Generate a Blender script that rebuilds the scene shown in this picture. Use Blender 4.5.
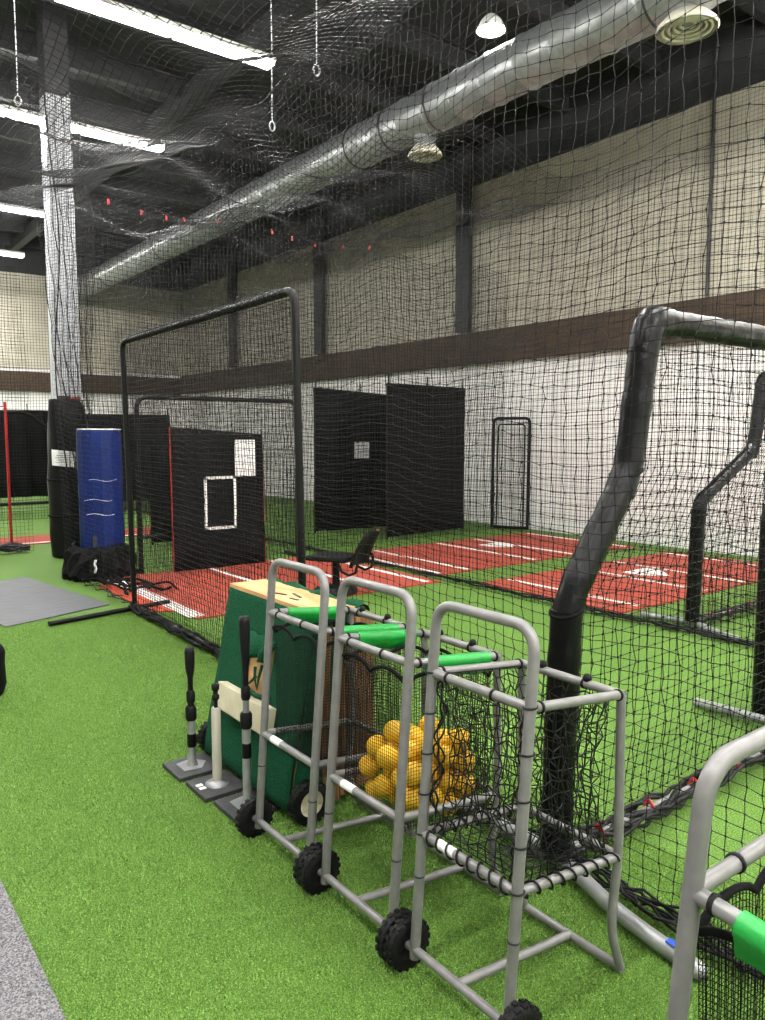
import bpy, bmesh, math, random
import numpy as np
from mathutils import Vector, Matrix
random.seed(7); rng = np.random.default_rng(7)
PI = math.pi
for o in list(bpy.data.objects): bpy.data.objects.remove(o)
SC = bpy.context.scene
COL = SC.collection

# ------------------------------------------------------------------ camera, world, exposure
FPX, CAM_H, YAW, PITCH = 770.0, 1.6, math.radians(37.4), math.atan(75.0 / 770.0)
cam = bpy.data.cameras.new('camera'); camo = bpy.data.objects.new('camera', cam); COL.objects.link(camo)
cam.sensor_fit = 'VERTICAL'; cam.sensor_height = 36.0; cam.lens = 36.0 * FPX / 1020.0
cam.clip_start = 0.05; cam.clip_end = 200
camo.location = (0, 0, CAM_H)
fwd = Vector((math.sin(YAW) * math.cos(PITCH), math.cos(YAW) * math.cos(PITCH), -math.sin(PITCH)))
camo.rotation_euler = fwd.to_track_quat('-Z', 'Y').to_euler()
SC.camera = camo
w = bpy.data.worlds.new('world'); SC.world = w; w.use_nodes = True
w.node_tree.nodes['Background'].inputs[0].default_value = (0.8, 0.85, 0.9, 1)
w.node_tree.nodes['Background'].inputs[1].default_value = 0.05
SC.view_settings.view_transform = 'Standard'; SC.view_settings.look = 'None'
SC.view_settings.gamma = 1; SC.view_settings.use_curve_mapping = False
SC.view_settings.exposure = 0.0
LAMP = 200.0          # emission of the strip-light diffusers

# ------------------------------------------------------------------ materials
def srgb(r, g, b):
    f = lambda c: (c / 255 / 12.92) if c / 255 <= 0.04045 else ((c / 255 + 0.055) / 1.055) ** 2.4
    return (f(r), f(g), f(b), 1)
MATS = {}
def mat(name, c, rough=0.6, metal=0.0, c2=None, scale=20.0, bump=0.0, bscale=None, emit=0.0, spec=0.5, detail=3.0, stretch=None, lo=0.35, hi=0.65, coat=0.0, alpha=None):
    if name in MATS: return MATS[name]
    m = bpy.data.materials.new(name); m.use_nodes = True
    nt = m.node_tree; b = nt.nodes['Principled BSDF']
    b.inputs['Roughness'].default_value = rough; b.inputs['Metallic'].default_value = metal
    b.inputs['Base Color'].default_value = c
    b.inputs['Specular IOR Level'].default_value = spec
    b.inputs['Coat Weight'].default_value = coat
    if emit:
        b.inputs['Emission Color'].default_value = c; b.inputs['Emission Strength'].default_value = emit
    tc = nt.nodes.new('ShaderNodeTexCoord'); vec = tc.outputs['Object']
    if stretch:
        mp = nt.nodes.new('ShaderNodeMapping'); mp.inputs['Scale'].default_value = stretch
        nt.links.new(vec, mp.inputs['Vector']); vec = mp.outputs['Vector']
    if c2 is not None:
        n = nt.nodes.new('ShaderNodeTexNoise'); n.inputs['Scale'].default_value = scale; n.inputs['Detail'].default_value = detail
        nt.links.new(vec, n.inputs['Vector'])
        r = nt.nodes.new('ShaderNodeValToRGB'); r.color_ramp.elements[0].position = lo; r.color_ramp.elements[1].position = hi
        r.color_ramp.elements[0].color = c; r.color_ramp.elements[1].color = c2
        nt.links.new(n.outputs['Fac'], r.inputs['Fac']); nt.links.new(r.outputs['Color'], b.inputs['Base Color'])
    if bump:
        n2 = nt.nodes.new('ShaderNodeTexNoise'); n2.inputs['Scale'].default_value = bscale or scale; n2.inputs['Detail'].default_value = 2
        nt.links.new(vec, n2.inputs['Vector'])
        bp = nt.nodes.new('ShaderNodeBump'); bp.inputs['Strength'].default_value = bump; bp.inputs['Distance'].default_value = 0.01
        nt.links.new(n2.outputs['Fac'], bp.inputs['Height']); nt.links.new(bp.outputs['Normal'], b.inputs['Normal'])
    MATS[name] = m
    return m
def turf_mat():
    m = bpy.data.materials.new('turf'); m.use_nodes = True; nt = m.node_tree; b = nt.nodes['Principled BSDF']
    b.inputs['Roughness'].default_value = 0.75; b.inputs['Specular IOR Level'].default_value = 0.25
    tc = nt.nodes.new('ShaderNodeTexCoord')
    def noise(s, d, r=0.6):
        n = nt.nodes.new('ShaderNodeTexNoise'); n.inputs['Scale'].default_value = s; n.inputs['Detail'].default_value = d; n.inputs['Roughness'].default_value = r
        nt.links.new(tc.outputs['Object'], n.inputs['Vector']); return n.outputs['Fac']
    def ramp(f, stops):
        r = nt.nodes.new('ShaderNodeValToRGB'); e = r.color_ramp.elements
        while len(e) < len(stops): e.new(0.5)
        for q, (p, c) in zip(e, stops): q.position = p; q.color = c
        nt.links.new(f, r.inputs['Fac']); return r.outputs['Color']
    fine = ramp(noise(150, 3, 0.7), [(0.34, srgb(34, 60, 16)), (0.47, srgb(72, 105, 34)), (0.57, srgb(94, 130, 52)), (0.68, srgb(150, 178, 104))])
    big = ramp(noise(1.6, 4), [(0.3, (0.88, 0.90, 0.86, 1)), (0.7, (1.06, 1.05, 1.04, 1))])
    mx = nt.nodes.new('ShaderNodeMix'); mx.data_type = 'RGBA'; mx.blend_type = 'MULTIPLY'; mx.inputs['Factor'].default_value = 1
    nt.links.new(fine, mx.inputs['A']); nt.links.new(big, mx.inputs['B']); nt.links.new(mx.outputs['Result'], b.inputs['Base Color'])
    bp = nt.nodes.new('ShaderNodeBump'); bp.inputs['Strength'].default_value = 0.55; bp.inputs['Distance'].default_value = 0.01
    nt.links.new(noise(190, 2), bp.inputs['Height']); nt.links.new(bp.outputs['Normal'], b.inputs['Normal'])
    return m
TURF = turf_mat()
BLADE = mat('turf_blade', srgb(52, 95, 24), 0.6, 0, srgb(144, 178, 88), 260, lo=0.32, hi=0.68, spec=0.3)
NET = mat('black_twine', srgb(13, 13, 14), 0.45, spec=0.22)
NETF = mat('fine_black_mesh', srgb(9, 10, 10), 0.7, spec=0.12)
STEEL = mat('silver_paint', srgb(110, 109, 108), 0.38, 0.3, srgb(120, 119, 118), 30)
GALV = mat('galvanised', srgb(136, 138, 139), 0.36, 0.6, srgb(154, 156, 156), 14)
BLACK = mat('black_rubber', srgb(9, 9, 10), 0.6, 0, srgb(15, 15, 16), 60, 0.15, 120, spec=0.2)
BTUBE = mat('black_tube', srgb(6, 6, 7), 0.42, spec=0.22)
VINYL = mat('black_vinyl', srgb(5, 5, 6), 0.33, 0, srgb(9, 9, 10), 9, 0.45, 22, spec=0.17)
CANVAS = mat('black_canvas', srgb(10, 10, 11), 0.75, 0, srgb(16, 16, 17), 25, 0.2, 80, spec=0.1)
BLUE = mat('blue_vinyl', srgb(5, 24, 76), 0.4, 0, srgb(9, 32, 92), 6, 0.2, 12, spec=0.2)
GREENV = mat('green_vinyl', srgb(3, 122, 42), 0.42, 0, srgb(8, 138, 50), 18, 0.25, 40)
DGREEN = mat('mound_turf', srgb(8, 46, 30), 0.9, 0, srgb(30, 90, 60), 220, 0.6, 260, spec=0.1)
PLY = mat('plywood', srgb(170, 128, 78), 0.7, 0, srgb(198, 162, 112), 8, 0.1, 40, stretch=(2, 0.6, 2))
PLANK = mat('brown_plank', srgb(88, 58, 32), 0.7, 0, srgb(136, 98, 58), 9, 0.2, 30, stretch=(8, 8, 0.7))
CREAM = mat('cream_rubber', srgb(182, 174, 146), 0.55, 0, srgb(198, 191, 166), 12)
WHITE = mat('white_paint', srgb(214, 214, 210), 0.5, 0, srgb(228, 228, 224), 6)
PAPER = mat('paper', srgb(232, 232, 230), 0.8, 0, srgb(214, 214, 212), 60)
REDM = mat('red_mat', srgb(128, 40, 26), 0.85, 0, srgb(160, 66, 44), 70, 0.3, 150)
ORANGE = mat('orange_mat', srgb(160, 54, 28), 0.8, 0, srgb(190, 74, 44), 50)
REDP = mat('red_plastic', srgb(160, 22, 20), 0.4)
YEL = mat('yellow_ball', srgb(214, 166, 20), 0.5, 0, srgb(228, 184, 38), 60, 0.0)
WALLW = mat('white_wall', srgb(240, 236, 233), 0.75, 0, srgb(246, 243, 240), 2.5, 0.05, 40)
WALLB = mat('beige_wall', srgb(166, 159, 144), 0.8, 0, srgb(182, 175, 159), 3, 0.05, 40)
BEAM = mat('brown_beam', srgb(50, 36, 25), 0.75, 0, srgb(72, 54, 37), 5, 0.2, 20, stretch=(3, 0.5, 3))
CEIL = mat('dark_ceiling', srgb(34, 34, 36), 0.85, 0, srgb(46, 46, 48), 3, 0.2, 8)
DSTEEL = mat('dark_steel', srgb(36, 36, 38), 0.6)
MATG = mat('grey_rubber_mat', srgb(62, 64, 67), 0.6, 0, srgb(76, 78, 81), 5, 0.1, 30, stretch=(1, 4, 1))
CARPET = mat('grey_carpet', srgb(62, 61, 64), 0.95, 0, srgb(136, 134, 137), 190, 0.5, 200, spec=0.1)
PLATE = mat('tee_base_rubber', srgb(36, 36, 39), 0.6, 0, srgb(52, 52, 55), 10, 0.1, 40)
DRAPE = mat('charcoal_drape', srgb(14, 13, 13), 0.75, 0, srgb(26, 24, 23), 30, stretch=(6, 6, 0.3), spec=0.12)
COLW = mat('white_column_paint', srgb(188, 190, 196), 0.5, 0, srgb(198, 200, 204), 4)
DIFF = mat('cream_diffuser', srgb(206, 202, 184), 0.5)
LITE = mat('lamp_diffuser', (1.0, 0.985, 0.95, 1), 0.5, emit=LAMP)
DARKH = mat('dark_hollow', srgb(14, 14, 14), 0.9)
BSTICK = mat('blue_sticker', srgb(30, 70, 170), 0.4)
BROWNW = mat('worn_brown_edge', srgb(120, 76, 58), 0.8)

# ------------------------------------------------------------------ helpers
def tag(o, label=None, cat=None, group=None, kind=None):
    if label: o['label'] = label
    if cat: o['category'] = cat
    if group: o['group'] = group
    if kind: o['kind'] = kind
    return o
def thing(name, label, cat, loc=(0, 0, 0), rz=0.0, group=None):
    o = bpy.data.objects.new(name, None); COL.objects.link(o); o.empty_display_size = 0.1
    o.location = loc; o.rotation_euler = (0, 0, rz)
    return tag(o, label, cat, group)
def link(name, me, m, parent=None, smooth=False, loc=None):
    if m is not None and not me.materials: me.materials.append(m)
    if smooth and len(me.polygons): me.polygons.foreach_set('use_smooth', [True] * len(me.polygons))
    o = bpy.data.objects.new(name, me); COL.objects.link(o)
    if parent is not None: o.parent = parent
    if loc is not None: o.location = loc
    return o
class G:
    """collects shapes of ONE part"""
    def __init__(s): s.v = []; s.f = []; s.sm = []
    def add(s, v, f, smooth=False):
        k = len(s.v); s.v += [tuple(map(float, p)) for p in v]; s.f += [tuple(i + k for i in q) for q in f]; s.sm += [smooth] * len(f); return s
    def box(s, c, d, bev=0.0, rot=None):
        x, y, z = (q / 2 for q in d)
        if bev <= 0:
            v = [(sx * x, sy * y, sz * z) for sz in (-1, 1) for sx, sy in ((-1, -1), (1, -1), (1, 1), (-1, 1))]
            f = [(3, 2, 1, 0), (4, 5, 6, 7), (0, 1, 5, 4), (1, 2, 6, 5), (2, 3, 7, 6), (3, 0, 4, 7)]
        else:
            bm = bmesh.new(); bmesh.ops.create_cube(bm, size=1)
            bmesh.ops.scale(bm, vec=d, verts=bm.verts)
            bmesh.ops.bevel(bm, geom=bm.edges[:], offset=bev, segments=2, affect='EDGES', profile=0.6)
            bm.verts.index_update(); v = [tuple(q.co) for q in bm.verts]; f = [tuple(q.index for q in p.verts) for p in bm.faces]; bm.free()
        R = rot or Matrix.Identity(3)
        return s.add([tuple(R @ Vector(p) + Vector(c)) for p in v], f)
    def tube(s, pts, r, n=10, closed=False, cap=True):
        P = [Vector(p) for p in pts]; N = len(P); rr = r if isinstance(r, (list, tuple)) else [r] * N
        T = []
        for i in range(N):
            a = P[i - 1] if (i > 0 or closed) else P[i]; b = P[(i + 1) % N] if (i < N - 1 or closed) else P[i]
            t = (b - a); T.append(t.normalized() if t.length > 1e-9 else Vector((0, 0, 1)))
        ref = Vector((0, 0, 1)) if abs(T[0].z) < 0.9 else Vector((1, 0, 0))
        u = T[0].cross(ref).normalized(); v = []; f = []
        for i in range(N):
            u = (u - T[i] * u.dot(T[i])).normalized(); w_ = T[i].cross(u)
            for k in range(n):
                a = 2 * PI * k / n; v.append(P[i] + (u * math.cos(a) + w_ * math.sin(a)) * rr[i])
        for i in range(N - (0 if closed else 1)):
            j = (i + 1) % N
            for k in range(n): f.append((i * n + k, i * n + (k + 1) % n, j * n + (k + 1) % n, j * n + k))
        s.add(v, f, True)
        if cap and not closed:
            s.add([v[k] for k in range(n)], [tuple(range(n - 1, -1, -1))]); s.add([v[(N - 1) * n + k] for k in range(n)], [tuple(range(n))])
        return s
    def lathe(s, prof, n=20, c=(0, 0, 0), axis='Z', smooth=True, cap=True):
        v = []; f = []
        for r, h in prof:
            for k in range(n):
                a = 2 * PI * k / n; p = (r * math.cos(a), r * math.sin(a), h)
                if axis == 'Y': p = (p[0], p[2], p[1])
                if axis == 'X': p = (p[2], p[0], p[1])
                v.append((p[0] + c[0], p[1] + c[1], p[2] + c[2]))
        for i in range(len(prof) - 1):
            for k in range(n): f.append((i * n + k, i * n + (k + 1) % n, (i + 1) * n + (k + 1) % n, (i + 1) * n + k))
        s.add(v, f, smooth)
        if cap and prof[0][0] > 1e-6: s.add(v[:n], [tuple(range(n - 1, -1, -1))])
        if cap and prof[-1][0] > 1e-6: s.add(v[-n:], [tuple(range(n))])
        return s
    def prism(s, poly, z0, z1):
        n = len(poly); v = [(x, y, z0) for x, y in poly] + [(x, y, z1) for x, y in poly]
        f = [tuple(range(n - 1, -1, -1)), tuple(range(n, 2 * n))] + [(i, (i + 1) % n, n + (i + 1) % n, n + i) for i in range(n)]
        return s.add(v, f)
    def build(s, name, m, parent=None, loc=None):
        me = bpy.data.meshes.new(name); me.from_pydata(s.v, [], s.f); me.polygons.foreach_set('use_smooth', s.sm)
        bm = bmesh.new(); bm.from_mesh(me); bmesh.ops.recalc_face_normals(bm, faces=bm.faces); bm.to_mesh(me); bm.free()
        me.update(); return link(name, me, m, parent, loc=loc)
def fillet(pts, r, n=6, closed=False):
    P = [Vector(p) for p in pts]; out = []; N = len(P)
    for i in range(N):
        if not closed and i in (0, N - 1): out.append(P[i]); continue
        a, b, c = P[i - 1], P[i], P[(i + 1) % N]; d1 = (a - b); d2 = (c - b)
        rr = min(r, d1.length * 0.45, d2.length * 0.45); p0 = b + d1.normalized() * rr; p1 = b + d2.normalized() * rr
        for k in range(n + 1):
            t = k / n; out.append(p0 * (1 - t) ** 2 + b * 2 * t * (1 - t) + p1 * t * t)
    return out
def helix(a, b, r, turns, n=10):
    a = Vector(a); b = Vector(b); t = (b - a).normalized(); u = t.cross(Vector((0, 0, 1))).normalized(); w_ = t.cross(u); N = int(turns * n)
    return [a + (b - a) * (i / N) + (u * math.cos(2 * PI * i / n) + w_ * math.sin(2 * PI * i / n)) * r for i in range(N + 1)]
def copy_tree(o, parent=None):
    c = o.copy(); COL.objects.link(c); c.parent = parent
    for ch in list(o.children): copy_tree(ch, c)
    return c
# --- netting: P has shape (nu, nv, 3); strands run both ways, as three-sided twine
def strands(lines, du, dv, r):
    """lines (L,N,3); du/dv unit vectors perpendicular to the strand"""
    L, N, _ = lines.shape; V = np.empty((L, N, 3, 3))
    for k in range(3):
        a = 2 * PI * k / 3 + 0.5; V[:, :, k, :] = lines + r * (math.cos(a) * np.asarray(du) + math.sin(a) * np.asarray(dv))
    idx = np.arange(L * N * 3).reshape(L, N, 3); A = idx[:, :-1]; B = idx[:, 1:]; Q = []
    for k in range(3): Q.append(np.stack([A[..., k], A[..., (k + 1) % 3], B[..., (k + 1) % 3], B[..., k]], -1).reshape(-1, 4))
    return V.reshape(-1, 3), np.concatenate(Q)
def mesh_quads(name, vs, qs):
    off = 0; q2 = []
    for v, q in zip(vs, qs): q2.append(q + off); off += len(v)
    V = np.concatenate(vs).astype(np.float32); Q = np.concatenate(q2).astype(np.int32)
    me = bpy.data.meshes.new(name); me.vertices.add(len(V)); me.vertices.foreach_set('co', V.ravel())
    me.loops.add(Q.size); me.loops.foreach_set('vertex_index', Q.ravel()); me.polygons.add(len(Q))
    me.polygons.foreach_set('loop_start', np.arange(0, Q.size, 4, dtype=np.int32)); me.update(calc_edges=True); me.validate(); return me
def net_mesh(name, P, eu, ev, r, su=1, sv=1, knots=None):
    """P grid of knots; eu, ev in-plane unit vectors of the u and v directions; su, sv knots skipped along a strand"""
    eu = np.asarray(eu, float); ev = np.asarray(ev, float); en = np.cross(eu, ev); en /= np.linalg.norm(en)
    iu = np.unique(np.r_[np.arange(0, P.shape[0], su), P.shape[0] - 1]); iv = np.unique(np.r_[np.arange(0, P.shape[1], sv), P.shape[1] - 1])
    a = strands(np.transpose(P[iu, :, :], (1, 0, 2)), en, ev, r); b = strands(P[:, iv, :], en, eu, r)
    vs, qs = [a[0], b[0]], [a[1], b[1]]
    if knots is not None:                      # little square lumps where the twine is tied
        K = P.reshape(-1, 3)[knots.ravel()]; k = r * 3.7
        c = np.array([-eu, ev, eu, -ev]) * k; top = K[:, None, :] + en * k * 0.9; bot = K[:, None, :] - en * k * 0.9
        ring = K[:, None, :] + c[None]; V = np.concatenate([ring, top, bot], 1); i0 = np.arange(len(K))[:, None] * 6
        q = [np.array([[0, 1, 4, 3]]), np.array([[1, 2, 3, 4]]), np.array([[1, 0, 3, 5]]), np.array([[2, 1, 5, 3]])]
        vs.append(V.reshape(-1, 3)); qs.append(np.concatenate([i0 + x for x in q]))
    return mesh_quads(name, vs, qs)
def wob(a, b, amp, seed, fa=(0.7, 1.9, 3.7), fb=(0.5, 1.3, 2.9)):
    r_ = np.random.default_rng(seed); z = 0
    for i in range(3):
        for j in range(3): z = z + np.sin(a * fa[i] + r_.uniform(0, 6.3)) * np.sin(b * fb[j] + r_.uniform(0, 6.3)) / (1 + i + j)
    return z * amp
CELL = 0.053
def wall_net(name, label, axis, const, lo, hi, top, seed, amp=0.05, su=3, sv=3, r=0.002, bottom=0.015, cat='net', cell=CELL, knot_lim=None, group=None, jit=0.0):
    """a hanging net; axis 'X' = lies at X=const and runs along Y; top may be a function of the run"""
    nu = int((hi - lo) / cell) + 1; s = np.linspace(lo, hi, nu)
    tz = np.array([top(q) if callable(top) else top for q in s]); nv = int((tz.max() - bottom) / cell) + 1
    t = np.linspace(0, 1, nv); S, T = np.meshgrid(s, t, indexing='ij'); Z = bottom + T * (tz[:, None] - bottom)
    sway = wob(S, Z, amp, seed) * np.clip((tz[:, None] - Z) / 0.6, 0.15, 1)
    cx = np.array([const(q) if callable(const) else const for q in s])[:, None] + sway
    S2 = S + wob(S * 1.3, Z * 1.1, 0.018, seed + 5); Z2 = Z + wob(S * 1.1, Z, 0.022, seed + 9) * np.clip(T * 6, 0, 1)
    P = np.stack([cx, S2, Z2], -1) if axis == 'X' else np.stack([S2, cx, Z2], -1)
    if jit: P = P + np.random.default_rng(seed).normal(0, jit, P.shape)
    eu = (0, 1, 0) if axis == 'X' else (1, 0, 0)
    kn = None
    if knot_lim: kn = np.nonzero(((S > knot_lim[0]) & (S < knot_lim[1])).ravel())[0]
    root = thing(name, label, cat, group=group)
    link('mesh', net_mesh('netting', P, eu, (0, 0, 1), r, su, sv, kn), NET, root)
    g = G(); g.tube([tuple(P[i, -1]) for i in range(0, nu, 2)], 0.0035, 6); g.build('top_cable', BTUBE, root)
    return root, P

# ------------------------------------------------------------------ the setting
XW, YB, XL, YF, ZC = 9.95, 23.2, -7.0, -7.0, 6.9
def struct(name, g, m, parent=None):
    o = g.build(name, m, parent)
    if parent is None: o['kind'] = 'structure'
    return o
struct('floor', G().box(((XW + XL) / 2, (YB + YF) / 2, -0.05), (XW - XL, YB - YF, 0.1)), TURF)
wr = struct('wall_right', G().box((XW + 0.1, (YB + YF) / 2, ZC / 2), (0.2, YB - YF, ZC)), WALLW)
wb = struct('wall_back', G().box(((XW + XL) / 2, YB + 0.1, ZC / 2), (XW - XL, 0.2, ZC)), WALLW)
struct('wall_left', G().box((XL - 0.1, (YB + YF) / 2, ZC / 2), (0.2, YB - YF, ZC)), WALLW)
struct('wall_front', G().box(((XW + XL) / 2, YF - 0.1, ZC / 2), (XW - XL, 0.2, ZC)), WALLW)
colY = [1.1, 5.75, 10.4, 15.2, 19.6]
edges = [YF] + colY + [YB]
for a, b in zip(edges[:-1], edges[1:]):
    struct('upper_panel', G().box((XW - 0.02, (a + b) / 2, 4.72), (0.04, b - a - 0.02, 2.56)), WALLB, wr)
    struct('dark_panel', G().box((XW - 0.02, (a + b) / 2, 6.46), (0.05, b - a - 0.02, 0.9)), CEIL, wr)
for a, b in ((XL, -2), (-2, 3.2), (3.2, 6.4), (6.4, XW)):
    struct('upper_panel', G().box(((a + b) / 2, YB - 0.02, 4.72), (b - a - 0.02, 0.04, 2.56)), WALLB, wb)
    struct('dark_panel', G().box(((a + b) / 2, YB - 0.02, 6.46), (b - a - 0.02, 0.05, 0.9)), CEIL, wb)
struct('trim_1', G().box((XW - 0.09, (YB + YF) / 2, 3.15), (0.17, YB - YF, 0.55), 0.01), BEAM)
struct('trim_2', G().box(((XW + XL) / 2 - 0.1, YB - 0.09, 3.08), (XW - XL - 0.25, 0.17, 0.53), 0.01), BEAM)
for i, y in enumerate(colY):
    g = G(); wd = 0.34
    if i == 1: struct('trim_%d' % (3 + i), g.tube([(XW - 0.08, y, 3.45), (XW - 0.08, y, 6.7)], 0.022, 8), DSTEEL); continue
    g.box((XW - 0.12, y, 5.1), (0.02, wd, 3.3)); g.box((XW - 0.06, y, 5.1), (0.12, 0.04, 3.3)); g.box((XW - 0.19, y, 5.1), (0.02, wd, 3.3))
    struct('trim_%d' % (3 + i), g, DSTEEL)
ce = struct('ceiling', G().box(((XW + XL) / 2, (YB + YF) / 2, ZC + 0.05), (XW - XL, YB - YF, 0.1)), CEIL)
for k in range(19):
    y = YF + 0.8 + k * 1.6
    g = G(); g.box(((XW + XL) / 2, y, ZC - 0.02), (XW - XL, 0.12, 0.03)); g.box(((XW + XL) / 2, y, ZC - 0.16), (XW - XL, 0.03, 0.28)); g.box(((XW + XL) / 2, y, ZC - 0.3), (XW - XL, 0.12, 0.02))
    struct('joist', g, DSTEEL, ce)
for x in (-2.0, 4.9, 8.4):
    g = G(); g.box((x, (YB + YF) / 2, ZC - 0.5), (0.18, YB - YF, 0.03)); g.box((x, (YB + YF) / 2, ZC - 0.34), (0.03, YB - YF, 0.3))
    struct('girder', g, DSTEEL, ce)

# short pile of the near turf
def pile(n, x0, x1, y0, y1, ht, wd_):
    r_ = np.random.default_rng(5); y = y0 + (y1 - y0) * r_.random(n) ** 1.5; x = r_.uniform(x0, x1, n); a = r_.uniform(0, 2 * PI, n); h = ht * r_.uniform(0.6, 1.2, n); ln = r_.uniform(0.2, 0.9, n) * h; b = r_.uniform(0, 2 * PI, n); w_ = wd_ * r_.uniform(0.7, 1.2, n)
    V = np.empty((n, 3, 3)); V[:, 0] = np.c_[x - w_ * np.cos(a), y - w_ * np.sin(a), np.full(n, -0.001)]; V[:, 1] = np.c_[x + w_ * np.cos(a), y + w_ * np.sin(a), np.full(n, -0.001)]
    V[:, 2] = np.c_[x + ln * np.cos(b), y + ln * np.sin(b), h]
    me = bpy.data.meshes.new('turf_pile'); me.vertices.add(3 * n); me.vertices.foreach_set('co', V.astype(np.float32).ravel()); me.loops.add(3 * n); me.loops.foreach_set('vertex_index', np.arange(3 * n, dtype=np.int32))
    me.polygons.add(n); me.polygons.foreach_set('loop_start', np.arange(0, 3 * n, 3, dtype=np.int32)); me.update(calc_edges=True); return me
fl = bpy.data.objects['floor']
tp = link('turf_pile', pile(420000, 0.5, 2.6, 0.5, 7.0, 0.011, 0.0022), BLADE, fl); tp['kind'] = 'stuff'
# carpet in the near left corner, rubber mat on the turf
o = G().prism([(-3, -3), (0.505, -3), (0.505, 12), (-3, 12)], 0.0, 0.008).build('carpet_runner', CARPET)
tag(o, 'grey speckled carpet strip beside the turf at lower left corner', 'carpet')
o = G().prism([(1.33, 6.9), (2.3, 7.25), (2.0, 9.23), (1.02, 8.9)], 0.0, 0.012).build('floor_mat', MATG)
tag(o, 'flat dark grey rubber mat lying on the turf near the blue pad', 'mat')

# ------------------------------------------------------------------ strip lights
def strip_light(x, y, z, ln, label, parts=2, group='strip lights under the ceiling'):
    t = thing('strip_light', label, 'ceiling light', (x, y, z), 0, group)
    G().box((0, 0, 0.055), (ln, 0.17, 0.05), 0.006).build('housing', WHITE, t)
    for k in range(parts):
        l2 = ln / parts - 0.03; G().box((-ln / 2 + (k + 0.5) * ln / parts, 0, 0.01), (l2, 0.15, 0.05), 0.015).build('diffuser', LITE, t)
    for s in (-1, 1): G().tube([(s * ln * 0.35, 0, 0.07), (s * ln * 0.35, 0, ZC - z - 0.3)], 0.004, 5).build('hanger', DSTEEL, t)
    return t
inview = {7.55: 'long glowing strip light nearest, at the top left', 10.6: 'glowing strip light crossing behind the white column, second from top',
          14.95: 'short-looking strip light third from top beside the column', 18.6: 'far strip light fourth from top at left edge', 21.6: 'farthest small strip light low under the ceiling at left'}
for y in (-5.0, -2.0, 1.0, 4.2): strip_light(3.2, y, 5.5, 2.2, 'strip light out of view above the lane', group='strip lights outside the picture')
for y, lb in inview.items(): strip_light(3.2, y, 5.5, 2.2, lb)
for y in (-5.0, -2.0, 1.0, 4.2, 7.55, 10.6, 14.95, 18.6): strip_light(-0.7, y, 5.5, 2.2, 'strip light out of view above the walkway', group='strip lights outside the picture')
for y in (-5.0, -2.2, 0.6, 2.9): strip_light(8.2, y, 5.5, 2.2, 'strip light out of view above the far lane', group='strip lights outside the picture')

# ------------------------------------------------------------------ duct, diffusers, hangers
DX, DZ, DR = 6.55, 5.6, 0.275
t = thing('air_duct', 'long round silver spiral air duct running under the ceiling', 'duct', (DX, 0, DZ))
prof = []
g = G(); y = 1.0
while y < 22.6:
    prof += [(DR, y), (DR, y + 0.44), (DR + 0.012, y + 0.455), (DR + 0.012, y + 0.475), (DR, y + 0.49)]; y += 0.5
g.lathe(prof, 32, axis='Y').build('pipe', GALV, t)
for y in (4.4, 7.4, 8.3, 9.1, 12.6, 16.2, 19.8):
    g = G(); g.tube([(DR * 1.02 * math.cos(a), y, DR * 1.02 * math.sin(a)) for a in np.linspace(0, 2 * PI, 29)[:-1]], 0.012, 6, closed=True)
    g.tube([(0, y, DR), (0, y, ZC - DZ)], 0.006, 5); g.build('hanger_strap', DSTEEL, t)
for (x, y, z, r, lb) in ((6.58, 4.12, 5.20, 0.27, 'round cream ceiling air diffuser with concentric rings at upper right'), (6.58, 7.72, 5.10, 0.22, 'round air diffuser with flared rim hanging below middle of the duct')):
    t = thing('air_diffuser', lb, 'air vent', (x, y, z), 0, 'round air diffusers')
    G().lathe([(r * 0.62, 0.06), (r * 0.62, DZ - DR * 0.8 - z)], 24).build('drop_pipe', GALV, t)
    G().lathe([(r * 0.96, 0.0), (r, 0.01), (r * 0.98, 0.035), (r * 0.63, 0.13), (r * 0.6, 0.13), (r * 0.9, 0.02), (r * 0.9, 0.005)], 28, cap=False).build('flared_rim', DIFF, t)
    for k, q in enumerate((0.78, 0.60, 0.42, 0.24)):
        G().tube([(r * q * math.cos(a), r * q * math.sin(a), 0.015 + 0.012 * k) for a in np.linspace(0, 2 * PI, 29)[:-1]], r * 0.05, 8, closed=True).build('ring', DIFF, t)
    G().lathe([(0.0, 0.10), (r * 0.6, 0.10), (r * 0.6, 0.12)], 20).build('dark_core', DARKH, t)
t = thing('high_bay_lamp', 'bright round lamp shining above the duct at the top', 'ceiling light', (6.6, 6.6, 6.18))
G().lathe([(0.06, 0.16), (0.12, 0.10), (0.17, 0.0), (0.16, 0.0), (0.11, 0.09)], 20).build('shade', WHITE, t)
G().lathe([(0.0, -0.03), (0.10, -0.02), (0.145, 0.02), (0.0, 0.04)], 20).build('lens', LITE, t)
G().tube([(0, 0, 0.15), (0, 0, 0.38)], 0.01, 6).build('stem', DSTEEL, t)

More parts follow.
